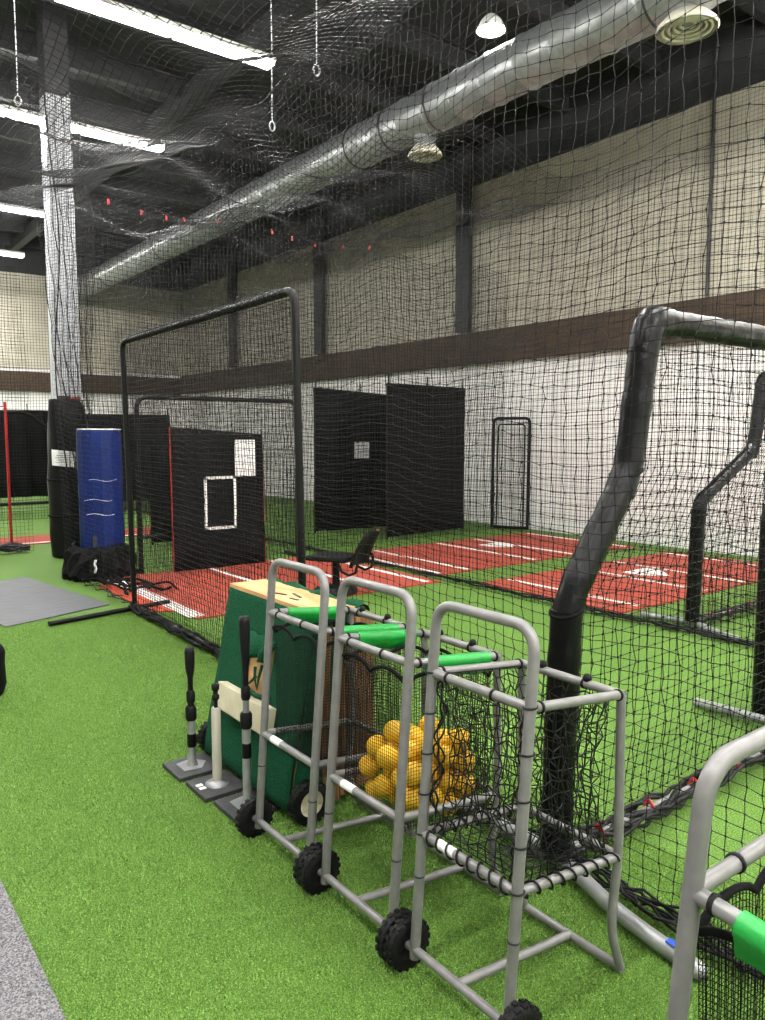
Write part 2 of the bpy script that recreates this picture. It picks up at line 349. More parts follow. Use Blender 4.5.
# ------------------------------------------------------------------ nets
def n1x(y): return 2.20 + 0.24 * min(max((y - 1.4) / 5.4, 0), 1)
def n1top(y):
    base = 3.6 + 0.6 * min(max((y - 5) / 4, 0), 1)
    return base - 0.07 * max(0.0, 1 - max(0.0, y - 4) / 2) * math.sin(PI * (y - 3.81) / 0.84) ** 2
net1, P1 = wall_net('cage_side_net', 'large black square mesh net hanging between walkway and batting lane', 'X', n1x, 0.15, 9.2, n1top, 11, 0.045, 1, 1, 0.0015, knot_lim=(0.1, 6.5), jit=0.003)
g = G()                                                     # slack netting gathered along the foot
for k in range(9):
    ys = np.linspace(0.3, 3.0 if k < 6 else 9.0, 70); ph = rng.uniform(0, 6, 4)
    g.tube([(n1x(y) + 0.035 * math.sin(7 * y + ph[0]) + 0.03 * math.sin(17 * y + ph[1]) + rng.normal(0, 0.008) - 0.02, y, 0.018 + 0.03 * abs(math.sin(9 * y + ph[2])) + 0.012 * rng.random()) for y in ys], 0.0055, 5)
g.build('gathered_foot', NET, net1)
net2, P2 = wall_net('lane_divider_net', 'black mesh net dividing the two batting lanes behind the padded screens', 'X', 5.64, 1.2, 17.1, lambda y: 3.75 + 0.06 * math.sin(2 * y), 23, 0.06, 3, 3, 0.0021, knot_lim=(1, 7))
g = G()
for k in range(6):
    ph = rng.uniform(0, 6, 3); g.tube([(5.64 + 0.03 * math.sin(5 * y + ph[0]) + 0.02 * math.sin(13 * y + ph[1]), y, 0.02 + 0.03 * abs(math.sin(6 * y + ph[2]))) for y in np.linspace(1.3, 17.0, 110)], 0.008, 5)
g.build('gathered_foot', NET, net2)
net3, P3 = wall_net('wall_net', 'fine looking black net hanging in front of the right wall', 'X', 9.62, 1.5, 22.6, 6.25, 31, 0.05, 4, 4, 0.0021)
net4, P4 = wall_net('backstop_net', 'black cross net with red clips behind the strike zone target', 'Y', 9.05, 2.5, 9.5, lambda x: 4.22 + 0.05 * math.sin(3 * x), 47, 0.10, 2, 2, 0.0030)
for x in (3.0, 3.38, 3.68, 3.9, 4.35, 5.1, 5.4, 5.75, 6.2, 6.66):
    G().box((x, 9.02, 4.2 + 0.05 * math.sin(3 * x)), (0.024, 0.024, 0.06), 0.006).build('red_clip', REDP, net4)
net5, P5 = wall_net('far_cross_net', 'black net hanging across the walkway left of the white column', 'Y', 11.3, -3.0, 2.55, lambda x: 3.9 + 0.1 * math.sin(2 * x), 53, 0.08, 2, 2, 0.0022)
net6, P6 = wall_net('far_lane_net', 'far black net across both lanes in front of the back wall', 'Y', 15.6, 2.6, 9.5, 4.6, 59, 0.08, 3, 3, 0.0036)
g = G()
for k in range(8):
    ph = rng.uniform(0, 6, 3); g.tube([(x, 11.25 + 0.08 * math.sin(5 * x + ph[0]) + 0.05 * math.sin(13 * x + ph[1]), 0.03 + 0.06 * abs(math.sin(6 * x + ph[2]))) for x in np.linspace(0.5, 2.5, 50)], 0.012, 5)
g.build('gathered_foot', NET, net5)
# net stretched overhead, above the walkway
nx, ny = int(4.9 / 0.042), int(9.4 / 0.042); xs = np.linspace(-2.45, 2.42, nx); ys = np.linspace(1.4, 10.8, ny); X, Y = np.meshgrid(xs, ys, indexing='ij')
ED = np.clip((2.42 - X) / 0.6, 0, 1)
Z = np.vectorize(n1top)(Y) - ED * (0.16 * np.sin(PI * (X - 2.42) / 1.62) ** 2 + 0.12 * np.sin(PI * (Y - 3.81) / 1.68) ** 2 + wob(X * 1.5, Y * 1.2, 0.035, 71))
P = np.stack([X + wob(X * 2, Y, 0.02, 73), Y + wob(X, Y * 2, 0.02, 75), Z], -1)
oh = thing('overhead_net', 'sagging black net stretched overhead above the walkway at top left', 'net')
link('mesh', net_mesh('netting', P, (1, 0, 0), (0, 1, 0), 0.0024, 2, 2), NET, oh)
nx, ny = int(3.15 / CELL), int(4.9 / CELL); X, Y = np.meshgrid(np.linspace(2.5, 5.54, nx), np.linspace(4.1, 9.0, ny), indexing='ij')
Z = 3.8 + 0.3 * np.clip((Y - 5) / 4, 0, 1) - 0.22 * np.sin(PI * (X - 2.5) / 1.56) ** 2 - 0.14 * np.sin(PI * (Y - 4.1) / 1.2) ** 2 + wob(X * 1.5, Y * 1.2, 0.03, 171)
P = np.stack([X + wob(X * 2, Y, 0.02, 173), Y + wob(X, Y * 2, 0.02, 175), Z], -1)
lc = thing('lane_ceiling_net', 'black net sagging in waves over the lane below the duct', 'net')
link('mesh', net_mesh('netting', P, (1, 0, 0), (0, 1, 0), 0.0022, 2, 2), NET, lc)
for i, (x, y, z) in enumerate(((2.64, 4.65, 3.6), (2.45, 3.81, 3.6), (1.23, 5.3, 3.62))):
    lb = ['pale rope holding up the net left of the duct', 'pale rope with hook holding up the net near top centre', 'pale rope holding up the net at the upper left edge'][i]
    t = thing('hanging_rope', lb, 'rope', (x, y, z), 0, 'ropes holding up the nets')
    G().tube([(0, 0, 0.05), (0.004, 0, 0.6), (0, 0.004, 1.4), (0, 0, ZC - z - 0.3)], 0.0035, 6).build('line', GALV, t)
    G().tube([(0.02 * math.cos(a), 0, 0.025 + 0.03 * math.sin(a)) for a in np.linspace(0, 2 * PI, 13)[:-1]], 0.005, 6, closed=True).build('hook', GALV, t)
# pleated net drawn up beside the column
s = np.linspace(0, 1, 46); tt = np.linspace(0, 1, 122); S, T = np.meshgrid(s, tt, indexing='ij'); Zz = 0.9 + T * 4.7
wd = 0.10 + 0.22 * np.clip(T * 1.5, 0, 1)
P = np.stack([2.84 - 0.12 * T + (S - 0.5) * wd * 2 + 0.012 * np.sin(Zz * 9 + S * 20), 9.85 + 0.05 * np.sin(S * 44) + 0.04 * np.sin(Zz * 3), Zz], -1)
dn = thing('drawn_net', 'bundle of black net drawn up in pleats in front of white column', 'net')
link('mesh', net_mesh('netting', P, (1, 0, 0), (0, 0, 1), 0.0028, 1, 2), NET, dn)
G().tube([(2.60 + 0.05 * math.sin(z * 2), 9.75, z) for z in np.linspace(0.95, 5.5, 30)], 0.009, 6).build('draw_cord', BTUBE, dn)

# ------------------------------------------------------------------ column, pads, net heap
t = thing('steel_column', 'tall white steel column rising to the ceiling at left', 'column', (2.88, 10.55, 0))
G().box((0, 0, 2.9), (0.30, 0.30, 5.8), 0.01).build('shaft', COLW, t)
G().box((0, 0, (5.8 + ZC) / 2), (0.29, 0.29, ZC - 5.8), 0.01).build('dark_upper_shaft', DSTEEL, t)
G().box((0.05, -0.155, 2.03), (0.16, 0.01, 0.12)).build('sticker', ORANGE, t)
G().box((-0.08, -0.155, 2.03), (0.16, 0.01, 0.14)).build('primer_patch', BEAM, t)
t = thing('column_pad', 'black vinyl pad wrapped round the foot of the white column', 'pad', (2.88, 10.55, 0))
v = []
def padring(rx, ry, z, ph): return [(rx * math.cos(a) + 0.02 * math.sin(3 * a + ph), ry * math.sin(a) + 0.02 * math.cos(2 * a + ph), z) for a in np.linspace(0, 2 * PI, 25)[:-1]]
lv = [(0.02, .25), (0.3, .26), (0.7, .245), (1.0, .26), (1.35, .25), (1.62, .26), (1.85, .25), (2.02, .22), (2.06, .20)]
v = []; f = []
for i, (z, r) in enumerate(lv): v += padring(r, r, z, i * 0.9)
for i in range(len(lv) - 1):
    for k in range(24): f.append((i * 24 + k, i * 24 + (k + 1) % 24, (i + 1) * 24 + (k + 1) % 24, (i + 1) * 24 + k))
G().add(v, f, True).build('wrap', VINYL, t)
for z in (1.02, 0.55): G().tube([(0.262 * math.cos(a), 0.262 * math.sin(a), z) for a in np.linspace(0, 2 * PI, 25)[:-1]], 0.018, 6, closed=True).build('strap', CANVAS, t)
t = thing('paper_notice', 'crumpled white paper notice taped on the black column pad', 'sign', (2.73, 10.22, 1.32), math.radians(-16))
g = G(); v = []; f = []
for i in range(7):
    for j in range(5): v.append((-0.14 + 0.047 * i, -0.02 * math.sin(i * 1.1) - 0.012 * j % 0.02, -0.1 + 0.05 * j - 0.006 * i))
for i in range(6):
    for j in range(4): f.append((i * 5 + j, i * 5 + 5 + j, i * 5 + 6 + j, i * 5 + 1 + j))
g.add(v, f, True); sh = g.build('sheet', PAPER, t)
for k in range(5): G().box((0.0, -0.028, 0.05 - 0.028 * k), (0.2 - 0.03 * (k % 2), 0.004, 0.006)).build('text_line', DSTEEL, t)
t = thing('blue_pad', 'tall blue vinyl padded cylinder standing before the black net', 'pad', (2.76, 8.88, 0))
NB = 14
G().lathe([(0.05, 0.03), (0.235, 0.04), (0.245, 0.3), (0.24, 0.8), (0.245, 1.3), (0.24, 1.63), (0.225, 1.66), (0.05, 1.66)], NB, smooth=False).build('cover', BLUE, t)
G().lathe([(0.232, 1.655), (0.242, 1.66), (0.232, 1.67)], NB).build('top_edge', WHITE, t)
for z, a0 in ((0.88, 3.6), (0.72, 3.7), (1.1, 3.9)): G().tube([(0.246 * math.cos(a), 0.246 * math.sin(a), z + 0.012 * math.sin(5 * a)) for a in np.linspace(a0, a0 + 1.3, 12)], 0.0025, 4).build('crease', PAPER, t)
G().box((-0.145, -0.20, 0.42), (0.05, 0.01, 0.13)).build('warning_tag', DSTEEL, t)
t = thing('net_heap', 'heap of black netting bunched on the floor below the blue pad', 'net', (2.68, 8.72, 0))
v = []; f = []
lv = [(0.0, .36), (0.1, .40), (0.22, .37), (0.32, .35), (0.37, .29), (0.36, .25)]
for i, (z, r) in enumerate(lv):
    for k in range(40): a = 2 * PI * k / 40; q = r * (1 + 0.08 * math.sin(5 * a + i) + 0.06 * rng.normal()); v.append((q * math.cos(a), q * 0.9 * math.sin(a) + 0.1, z + 0.02 * rng.normal() * (i > 0)))
for i in range(len(lv) - 1):
    for k in range(40): f.append((i * 40 + k, i * 40 + (k + 1) % 40, (i + 1) * 40 + (k + 1) % 40, (i + 1) * 40 + k))
G().add(v, f, False).build('folds', NETF, t)
g = G()
for k in range(7):
    ph = rng.uniform(0, 6, 3); x0 = rng.uniform(-0.3, 0.0)
    g.tube([(x0 + 0.5 * q * (0.4 + 0.5 * math.sin(ph[0])) + 0.05 * math.sin(9 * q + ph[1]), -0.35 - 0.9 * q + 0.06 * math.sin(7 * q + ph[2]), 0.03 + 0.05 * abs(math.sin(8 * q + ph[0]))) for q in np.linspace(0, 1, 16)], 0.012, 5)
g.build('trailing_folds', NETF, t)
G().tube([(-0.16, -0.31, 0.12), (-0.15, -0.33, 0.17), (-0.17, -0.34, 0.22), (-0.15, -0.33, 0.26)], 0.012, 6).build('white_cord', PAPER, t)
o = G().prism([(2.49, 8.25), (2.69, 8.2), (2.69, 6.6), (2.49, 6.7)], 0.0, 0.014).build('orange_mat', ORANGE); tag(o, 'orange mat edge showing beside the black net heap', 'mat')

# ------------------------------------------------------------------ batting mats
def batting_mat(x0, x1, y0, y1, lines, plate, label):
    t = thing('batting_mat', label, 'mat', ((x0 + x1) / 2, (y0 + y1) / 2, 0), 0, 'red batting mats'); cx, cy = (x0 + x1) / 2, (y0 + y1) / 2
    G().box((0, 0, 0.006), (x1 - x0, y1 - y0, 0.012)).build('red_turf', REDM, t)
    for (xa, ya, xb, yb) in lines:
        G().box(((xa + xb) / 2 - cx, (ya + yb) / 2 - cy, 0.0135), (abs(xb - xa) + 0.065, abs(yb - ya) + 0.065, 0.003)).build('white_line', WHITE, t)
    if plate:
        px, py = plate[0] - cx, plate[1] - cy
        G().prism([(px - .22, py + .22), (px - .22, py), (px, py - .24), (px + .22, py), (px + .22, py + .22)], 0.012, 0.018).build('home_plate', WHITE, t)
def boxes(cx, y0, y1, wi=0.38, wo=1.55): return [(cx - wi, y0, cx - wi, y1), (cx + wi, y0, cx + wi, y1), (cx - wo, y0, cx - wo, y1), (cx + wo, y0, cx + wo, y1)]
batting_mat(5.75, 9.55, 6.5, 8.5, boxes(7.85, 6.6, 8.4) + [(5.85, 6.6, 5.85, 8.4)], (8.05, 7.72), 'red batting mat with white lines by the charcoal drapes')
batting_mat(5.85, 9.5, 4.1, 5.9, boxes(7.75, 4.2, 5.8), (7.8, 5.1), 'red batting mat with home plate seen behind the padded post')
batting_mat(2.71, 5.55, 6.2, 8.6, boxes(3.3, 6.3, 8.5, 0.6, 0.62)[:2] + [(2.78, 6.3, 2.78, 8.5), (4.75, 6.3, 4.75, 8.5), (5.4, 6.3, 5.4, 8.5)], None, 'red batting mat under the strike zone target')
batting_mat(0.6, 5.0, 12.0, 13.0, [(2.0, 12.1, 4.4, 12.1)], None, 'far red batting mat behind the red pole')

# ------------------------------------------------------------------ large black net frame beside the walkway
t = thing('framed_screen', 'tall black rectangular net frame standing on the turf at centre left', 'screen')
A, B = Vector((2.40, 6.86, 0)), Vector((2.34, 3.82, 0)); HT = 2.42
dirv = (B - A).normalized()
lean = Vector((-0.03, 0.02, 0))
At, Bt = A + lean + Vector((0, 0, HT)), B + lean + Vector((0, 0, HT))
fr = fillet([A + Vector((0, 0, 0.03)), At, Bt, B + Vector((0, 0, 0.03))], 0.09)
G().tube(fr, 0.024, 10).build('tube_frame', BTUBE, t)
G().tube([A + Vector((0, 0, .05)), B + Vector((0, 0, .05))], 0.03, 10).build('bottom_bar', BTUBE, t)
for q in (A, B): G().tube([q + Vector((-0.78, -0.16, 0.03)), q + Vector((0.35, 0.07, 0.03))], 0.022, 10).build('foot', BTUBE, t)
nu, nv = 66, 52
U, V_ = np.meshgrid(np.linspace(0.01, 0.99, nu), np.linspace(0.02, 0.985, nv), indexing='ij')
Pn = np.array(A)[None, None] * (1 - U[..., None]) + np.array(B)[None, None] * U[..., None] + V_[..., None] * np.array(At - A)[None, None]
Pn[..., 0] += 0.02 + wob(U * 9, V_ * 7, 0.02, 91)
link('netting', net_mesh('netting', Pn, np.array(dirv), (0, 0, 1), 0.0024, 2, 2), NET, t)
G().tube(helix(At + Vector((0, -0.1, 0)), Bt + Vector((0, 0.1, 0)), 0.029, 60, 8), 0.003, 4).build('lacing', NET, t)
g = G()
for k in range(6):
    ph = rng.uniform(0, 6, 3); g.tube([A + (B - A) * q + Vector((0.03 * math.sin(12 * q + ph[0]) - 0.02, 0, 0.02 + 0.07 * abs(math.sin(15 * q + ph[1])) * rng.uniform(0.4, 1))) for q in np.linspace(0, 1, 50)], 0.013, 5)
g.build('bunched_foot', NETF, t)
# frame carrying the strike zone target
t = thing('target_frame', 'black tube frame behind the strike zone target', 'screen', (0, 0, 0))
G().tube(fillet([(3.12, 8.66, 0.02), (3.12, 8.66, 2.03), (5.22, 8.66, 2.03), (5.22, 8.66, 0.02)], 0.14), 0.028, 10).build('tube_frame', BTUBE, t)
for x in (3.12, 5.22): G().tube([(x, 8.63, 0.03), (x, 8.98, 0.03)], 0.026, 8).build('foot', BTUBE, t)
G().tube([(3.12, 8.66, 0.42), (3.5, 8.66, 0.45)], 0.02, 8).build('cross_bar', BTUBE, t)
t = thing('strike_zone_target', 'black hanging target with white strike zone square and red edges', 'target', (4.04, 8.5, 0.012))
v = []; f = []
for i in range(13):
    for j in range(9): x = -0.59 + 1.18 * i / 12; z = 0.02 + (1.66 - 0.08 * i / 12) * j / 8 - 0.02 * (j == 0); v.append((x, 0.02 * math.sin(i * 0.9) * (1 - j / 9) + 0.03 * (j / 8), z))
for i in range(12):
    for j in range(8): f.append((i * 9 + j, i * 9 + 9 + j, i * 9 + 10 + j, i * 9 + 1 + j))
sh = G().add(v, f, True).build('sheet', CANVAS, t); so = sh.modifiers.new('thick', 'SOLIDIFY'); so.thickness = 0.012
for i in (0, 12): G().tube([Vector(v[i * 9 + j]) for j in range(9)], 0.011, 6).build('red_edge', REDP, t)
for (xa, za, xb, zb) in ((-.19, 1.08, .19, 1.08), (-.19, .48, .19, .48), (-.19, .48, -.19, 1.08), (.19, .48, .19, 1.08)):
    G().box(((xa + xb) / 2, -0.022, (za + zb) / 2), (abs(xb - xa) + .035, .004, abs(zb - za) + .035)).build('zone_line', WHITE, t)
G().box((0.335, -0.022, 1.31), (0.27, 0.005, 0.44)).build('paper', PAPER, t)
for i in range(5): G().box((-0.45 + 0.22 * i, 0.08, 1.64 - 0.015 * i), (0.02, 0.13, 0.02)).build('hook', DSTEEL, t)

# ------------------------------------------------------------------ far drapes, boards, frames
def drape(name, a, b, h, label, m=DRAPE, folds=9, amp=0.03, slope=0.0, cat='curtain', z0=0.03):
    a = Vector((a[0], a[1], 0)); b = Vector((b[0], b[1], 0)); d = (b - a); n = Vector((-d.y, d.x, 0)).normalized(); NX = folds * 6
    t = thing(name, label, cat, tuple(a)); v = []; f = []
    for i in range(NX + 1):
        q = i / NX
        for j in range(5): zz = z0 + (h - slope * q - z0) * j / 4; v.append(tuple(d * q + n * amp * math.sin(q * folds * 2 * PI) * (1 - 0.5 * j / 4) + Vector((0, 0, zz))))
    for i in range(NX):
        for j in range(4): f.append((i * 5 + j, i * 5 + 5 + j, i * 5 + 6 + j, i * 5 + 1 + j))
    o = G().add(v, f, True).build('cloth', m, t); s_ = o.modifiers.new('thick', 'SOLIDIFY'); s_.thickness = 0.01
    g = G(); g.tube([(0, 0, h - 0.01), tuple(d + Vector((0, 0, h - slope - 0.01)))], 0.014, 8); g.build('rod', BTUBE, t)
    for q in (0.0, 1.0): G().tube([tuple(d * q), tuple(d * q + Vector((0, 0, h - slope * q)))], 0.014, 8).build('post', BTUBE, t)
    for q in (0.02, 0.5, 0.98): G().tube([tuple(d * q + Vector((0, 0, h - slope * q))), tuple(d * q + Vector((0, 0, h - slope * q + 0.14)))], 0.012, 6).build('tie', BTUBE, t)
    return t
drape('side_drape', (7.2, 9.3), (9.0, 9.52), 2.38, 'pleated charcoal drape hanging beside the narrow black frame', folds=12)
d2 = drape('plain_drape', (6.72, 10.6), (8.4, 10.4), 2.36, 'flat black drape with white paper behind the pleated drape', CANVAS, folds=3, amp=0.05, slope=0.1)
t = thing('paper_sign', 'small white paper sheet on the flat black drape', 'sign', (7.52, 10.40, 1.35))
G().box((0, 0, 0), (0.30, 0.006, 0.27)).build('sheet', PAPER, t)
for i in range(4): G().box((0, -0.004, -0.08 + 0.05 * i), (0.24, 0.003, 0.008)).build('text_line', DSTEEL, t)
drape('far_drape', (3.2, 17.5), (4.75, 17.5), 2.12, 'far black drape seen left of the white column', CANVAS, 4, 0.05, z0=0.3)
drape('far_drape', (5.0, 17.5), (7.0, 17.3), 2.06, 'far black drape behind the net frame and blue pad', CANVAS, 4, 0.05, z0=0.1)
drape('far_drape', (4.1, 10.9), (5.3, 10.9), 1.45, 'low black drape behind the strike zone target', CANVAS, 4, 0.04)
t = thing('narrow_frame', 'narrow black tube frame leaning near the white wall', 'screen', (9.5, 9.33, 0), math.atan2(-0.6, 0.34))
G().tube(fillet([(0, 0, 0.02), (0, 0.05, 1.88), (0.62, 0.05, 1.88), (0.62, 0, 0.02)], 0.09), 0.026, 10).build('tube_frame', BTUBE, t)
G().tube(fillet([(0.08, 0, 0.04), (0.08, 0.05, 1.78), (0.54, 0.05, 1.78), (0.54, 0, 0.04)], 0.07), 0.012, 8).build('inner_frame', BTUBE, t)
G().tube([(-0.02, 0, 0.03), (0.64, 0, 0.03)], 0.026, 8).build('bottom_bar', BTUBE, t)
U, V_ = np.meshgrid(np.linspace(0.02, 0.60, 13), np.linspace(0.05, 1.86, 40), indexing='ij')
link('netting', net_mesh('netting', np.stack([U, V_ * 0.026, V_], -1), (1, 0, 0), (0, 0, 1), 0.003), NET, t)
# far left lane: red pole frame
t = thing('red_pole_screen', 'thin red pole with net at the far left lane', 'pole', (2.4, 11.82, 0))
G().tube([(0, 0, 0), (0.0, 0, 2.06)], 0.02, 8).build('pole', REDP, t)
G().tube([(0, 0, 2.0), (-0.9, 0.1, 1.86)], 0.012, 6).build('stay', REDP, t)
G().tube([(-0.22, 0.1, 0.0), (-0.22, 0.1, 0.75)], 0.03, 8).build('short_post', REDP, t)
G().lathe([(0.16, 0.0), (0.15, 0.05), (0.05, 0.08)], 14).build('base', BLACK, t)
t = thing('far_screen', 'far black screen frame on the turf left of the column', 'screen', (2.0, 14.6, 0))
G().tube(fillet([(0, 0, 0.02), (0, 0, 2.0), (1.3, 0, 2.0), (1.9, 0, 1.5), (1.9, 0, 0.02)], 0.15), 0.035, 8).build('tube_frame', BTUBE, t)
G().tube([(0, 0, 0.4), (1.9, 0, 0.4)], 0.03, 8).build('cross_bar', BTUBE, t)

# small black seat in the lane
t = thing('low_seat', 'low black plastic seat with tilted backrest on the red mat', 'chair', (4.3, 6.4, 0.013), math.radians(-62))
G().box((-0.02, 0, 0.36), (0.46, 0.40, 0.05), 0.02).build('seat', BLACK, t)
v = []; f = []
for i in range(9):
    q = i / 8; cx_ = 0.20 + 0.02 * q + 0.14 * q ** 1.5; cz = 0.30 + 0.34 * q; hw = 0.20 * (1 - 0.35 * q ** 2)
    for j in range(7): s_ = j / 6 * 2 - 1; v.append((cx_ - 0.05 * (1 - s_ * s_) + 0.05, hw * s_, cz))
for i in range(8):
    for j in range(6): f.append((i * 7 + j, i * 7 + j + 1, i * 7 + j + 8, i * 7 + j + 7))
o = G().add(v, f, True).build('backrest', BLACK, t); s_ = o.modifiers.new('thick', 'SOLIDIFY'); s_.thickness = 0.03
G().tube([v[(i + 4) * 7 + 6] for i in range(5)], 0.016, 6).build('worn_edge', BROWNW, t)
for s_ in (-0.18, 0.18): G().tube([(0.12, s_, 0.33), (0.16, s_, 0.25), (0.24, s_, 0.22), (0.31, s_, 0.25), (0.33, s_, 0.33), (0.31, s_, 0.4)], 0.014, 6).build('arm_loop', BLACK, t)
G().lathe([(0.04, 0.06), (0.035, 0.34)], 12).build('pedestal', BLACK, t)
G().lathe([(0.22, 0.0), (0.22, 0.04), (0.05, 0.08)], 16).build('base', BLACK, t)

# black item cut by the left edge
t = thing('ball_bag', 'black mesh bag edge standing on turf at the left edge', 'bag', (0.83, 5.15, 0))
G().lathe([(0.13, 0.01), (0.15, 0.08), (0.145, 0.2), (0.15, 0.27), (0.13, 0.31), (0.05, 0.32)], 18).build('body', NETF, t)
G().tube([(-0.08, 0, 0.3), (-0.05, 0, 0.4), (0.05, 0, 0.4), (0.08, 0, 0.3)], 0.012, 6).build('handle', CANVAS, t)

# ------------------------------------------------------------------ padded pitching screens
def pitch_screen(name, label, Y0, xs_, foot, xr, mirror=False, bar=True, top=2.03, k1=1.0, k2=1.48):
    """xs_: X of lower post, kink top, upper post; foot: (ya, yb); xr: X of the hidden right post"""
    x0, x1, x2 = xs_; t = thing(name, label, 'screen', (0, 0, 0), 0, 'padded pitching screens')
    P_ = fillet([(x0, Y0, 0.06), (x0 + 0.03, Y0, k1), (x1, Y0, k2), (x2, Y0, top - 0.0), (xr, Y0, top), (xr, Y0, 0.06)], 0.13, 5)
    G().tube(P_, 0.030, 10).build('tube_frame', GALV, t)
    def pad(pts, nm='pad', r=0.054):
        L = fillet(pts, 0.08, 4); D = []; 
        for a, b in zip(L[:-1], L[1:]):
            n = max(1, int((b - a).length / 0.035))
            D += [a + (b - a) * (i / n) for i in range(n)]
        D.append(L[-1]); rr = [r * (1 + 0.05 * math.sin(i * 1.7) * math.sin(i * 0.41) + rng.normal(0, 0.012)) for i in range(len(D))]
        return G().tube(D, rr, 16).build(nm, VINYL, t)
    pad([(x0, Y0, 0.08), (x0 + 0.01, Y0, 0.5), (x0 + 0.03, Y0, k1 - 0.02)], r=0.058)
    pad([(x0 + 0.03, Y0, k1 - 0.06), (x0 + 0.06, Y0, k1 + 0.05), (x1 - 0.02, Y0, k2 - 0.04)], r=0.054)
    pad([(x1 - 0.06, Y0, k2 - 0.10), (x1, Y0, k2 + 0.02), (x2 - 0.02, Y0, top - 0.08)], r=0.056)
    pad([(x2 - 0.03, Y0, top - 0.13), (x2, Y0, top), (x2 + 0.12, Y0, top)], r=0.06)
    pad([(x2 + 0.08, Y0, top), (xr - 0.1, Y0, top)], r=0.052)
    pad([(xr, Y0, 0.1), (xr, Y0, top - 0.2)], r=0.052)
    for z in (0.98, k2 - 0.02):
        xx = x0 + 0.03 if z < 1.2 else x1 - 0.02
        G().tube([(xx + 0.056 * math.cos(a), Y0 + 0.056 * math.sin(a), z + 0.02 * math.cos(a)) for a in np.linspace(0, 2 * PI, 17)[:-1]], 0.008, 6, closed=True).build('strap', CANVAS, t)
    for xx in (x0 - 0.07, xr): 
        G().tube(fillet([(xx + 0.12, foot[0], 0.035), (xx + 0.1, Y0, 0.06), (xx + 0.0, (Y0 + foot[1]) / 2, 0.045), (xx - 0.03, foot[1], 0.035)], 0.15), 0.027, 12).build('foot', GALV, t)
        G().lathe([(0.0275, 0), (0.022, 0.018), (0.0, 0.025)], 12, axis='Y', c=(0, 0, 0)).build('foot_cap', GALV, t, (xx - 0.03, foot[1], 0.035)).scale = (1, -1 if foot[1] < foot[0] else 1, 1)
    G().tube([(x0, Y0, 0.075), (xr, Y0, 0.075)], 0.014, 8).build('bottom_bar', STEEL, t)
    # netting inside the frame
    nx_, nz_ = int((xr - x0) / CELL), int(top / CELL)
    z = np.linspace(0.09, top - 0.04, nz_); xl = np.interp(z, [0, k1, k2, top], [x0, x0 + 0.03, x1, x2]); q = np.linspace(0, 1, nx_)
    Q, Zq = np.meshgrid(q, z, indexing='ij'); Xq = xl[None] + (xr - xl[None]) * Q
    P_ = np.stack([Xq + wob(Xq * 2, Zq, 0.012, 7), Y0 + 0.06 + wob(Xq, Zq * 2, 0.03, 8), Zq + wob(Xq * 3, Zq, 0.012, 9)], -1)
    link('netting', net_mesh('netting', P_, (1, 0, 0), (0, 0, 1), 0.0017, 1, 1, np.arange(P_.shape[0] * P_.shape[1])), NET, t)
    g = G()
    for k in range(11):
        ph = rng.uniform(0, 6, 3); g.tube([(x, Y0 + 0.05 * math.sin(6 * x + ph[0]), 0.05 + 0.04 * abs(math.sin(11 * x + ph[1]))) for x in np.linspace(x0, xr, 40)], 0.009, 5)
    g.build('bunched_net', NET, t)
    for x in np.arange(x0 + 0.25, xr - 0.1, 0.33): G().tube([(x + 0.01 * math.sin(2 * a), Y0 - 0.005 + 0.022 * math.cos(a), 0.08 + 0.032 * math.sin(a)) for a in np.linspace(-0.6, 3.8, 10)], 0.006, 6).build('red_clip', REDP, t)
    return t
s1 = pitch_screen('pitching_screen', 'large padded pitching screen with kinked black post behind the net', 1.74, (2.125, 2.50, 2.59), (2.38, 1.12), 4.02)
G().box((0, 0, 0), (0.026, 0.035, 0.004), 0.001).build('sticker', BSTICK, s1, (2.032, 1.21, 0.0685))
pitch_screen('pitching_screen', 'farther padded pitching screen with kinked post seen at right edge', 3.39, (5.80, 6.68, 6.79), (3.9, 2.95), 8.3, top=2.10, k1=1.02, k2=1.52)
t = thing('padded_post', 'black padded post with metal hooks at the right edge', 'screen', (4.3, 2.06, 0), 0, 'padded pitching screens')
G().tube(fillet([(0, 0, 0.0), (0, 0, 1.2), (0.45, -0.2, 1.6), (0.5, -0.22, 2.05)], 0.1), [0.062] * 16, 14).build('pad', VINYL, t)
for z in (0.42, 0.66, 0.9, 1.1): G().tube([(-0.045 + 0.02 * math.cos(a), -0.055, z + 0.025 * math.sin(a)) for a in np.linspace(0.7, 5.6, 10)], 0.005, 6).build('hook', GALV, t)

# ------------------------------------------------------------------ portable mound stood on end
t = thing('portable_mound', 'green turf portable pitching mound stood on edge with cream rubber', 'pitching mound', (1.53, 3.06, 0))
W2 = 0.40; HM = 0.86; tl = 0.17                                  # half width, height, lean
def mp(u, z, off=0.0): return (tl * z / HM + off, u, z)           # point on the leaning face
v = []; f = []; NU, NZ = 20, 20
for i in range(NU + 1):
    for j in range(NZ + 1):
        u = -W2 + 2 * W2 * i / NU; z = 0.05 + (HM - 0.05) * j / NZ
        v.append(mp(u, z, -0.006 + 0.006 * math.sin(9 * u + 5 * z) * math.sin(7 * z)))
hole = lambda i, j: (-0.13 < -W2 + 2 * W2 * (i + .5) / NU < 0.13) and (0.42 < 0.05 + (HM - 0.05) * (j + .5) / NZ < 0.64)
for i in range(NU):
    for j in range(NZ):
        if not hole(i, j): f.append((i * (NZ + 1) + j, (i + 1) * (NZ + 1) + j, (i + 1) * (NZ + 1) + j + 1, i * (NZ + 1) + j + 1))
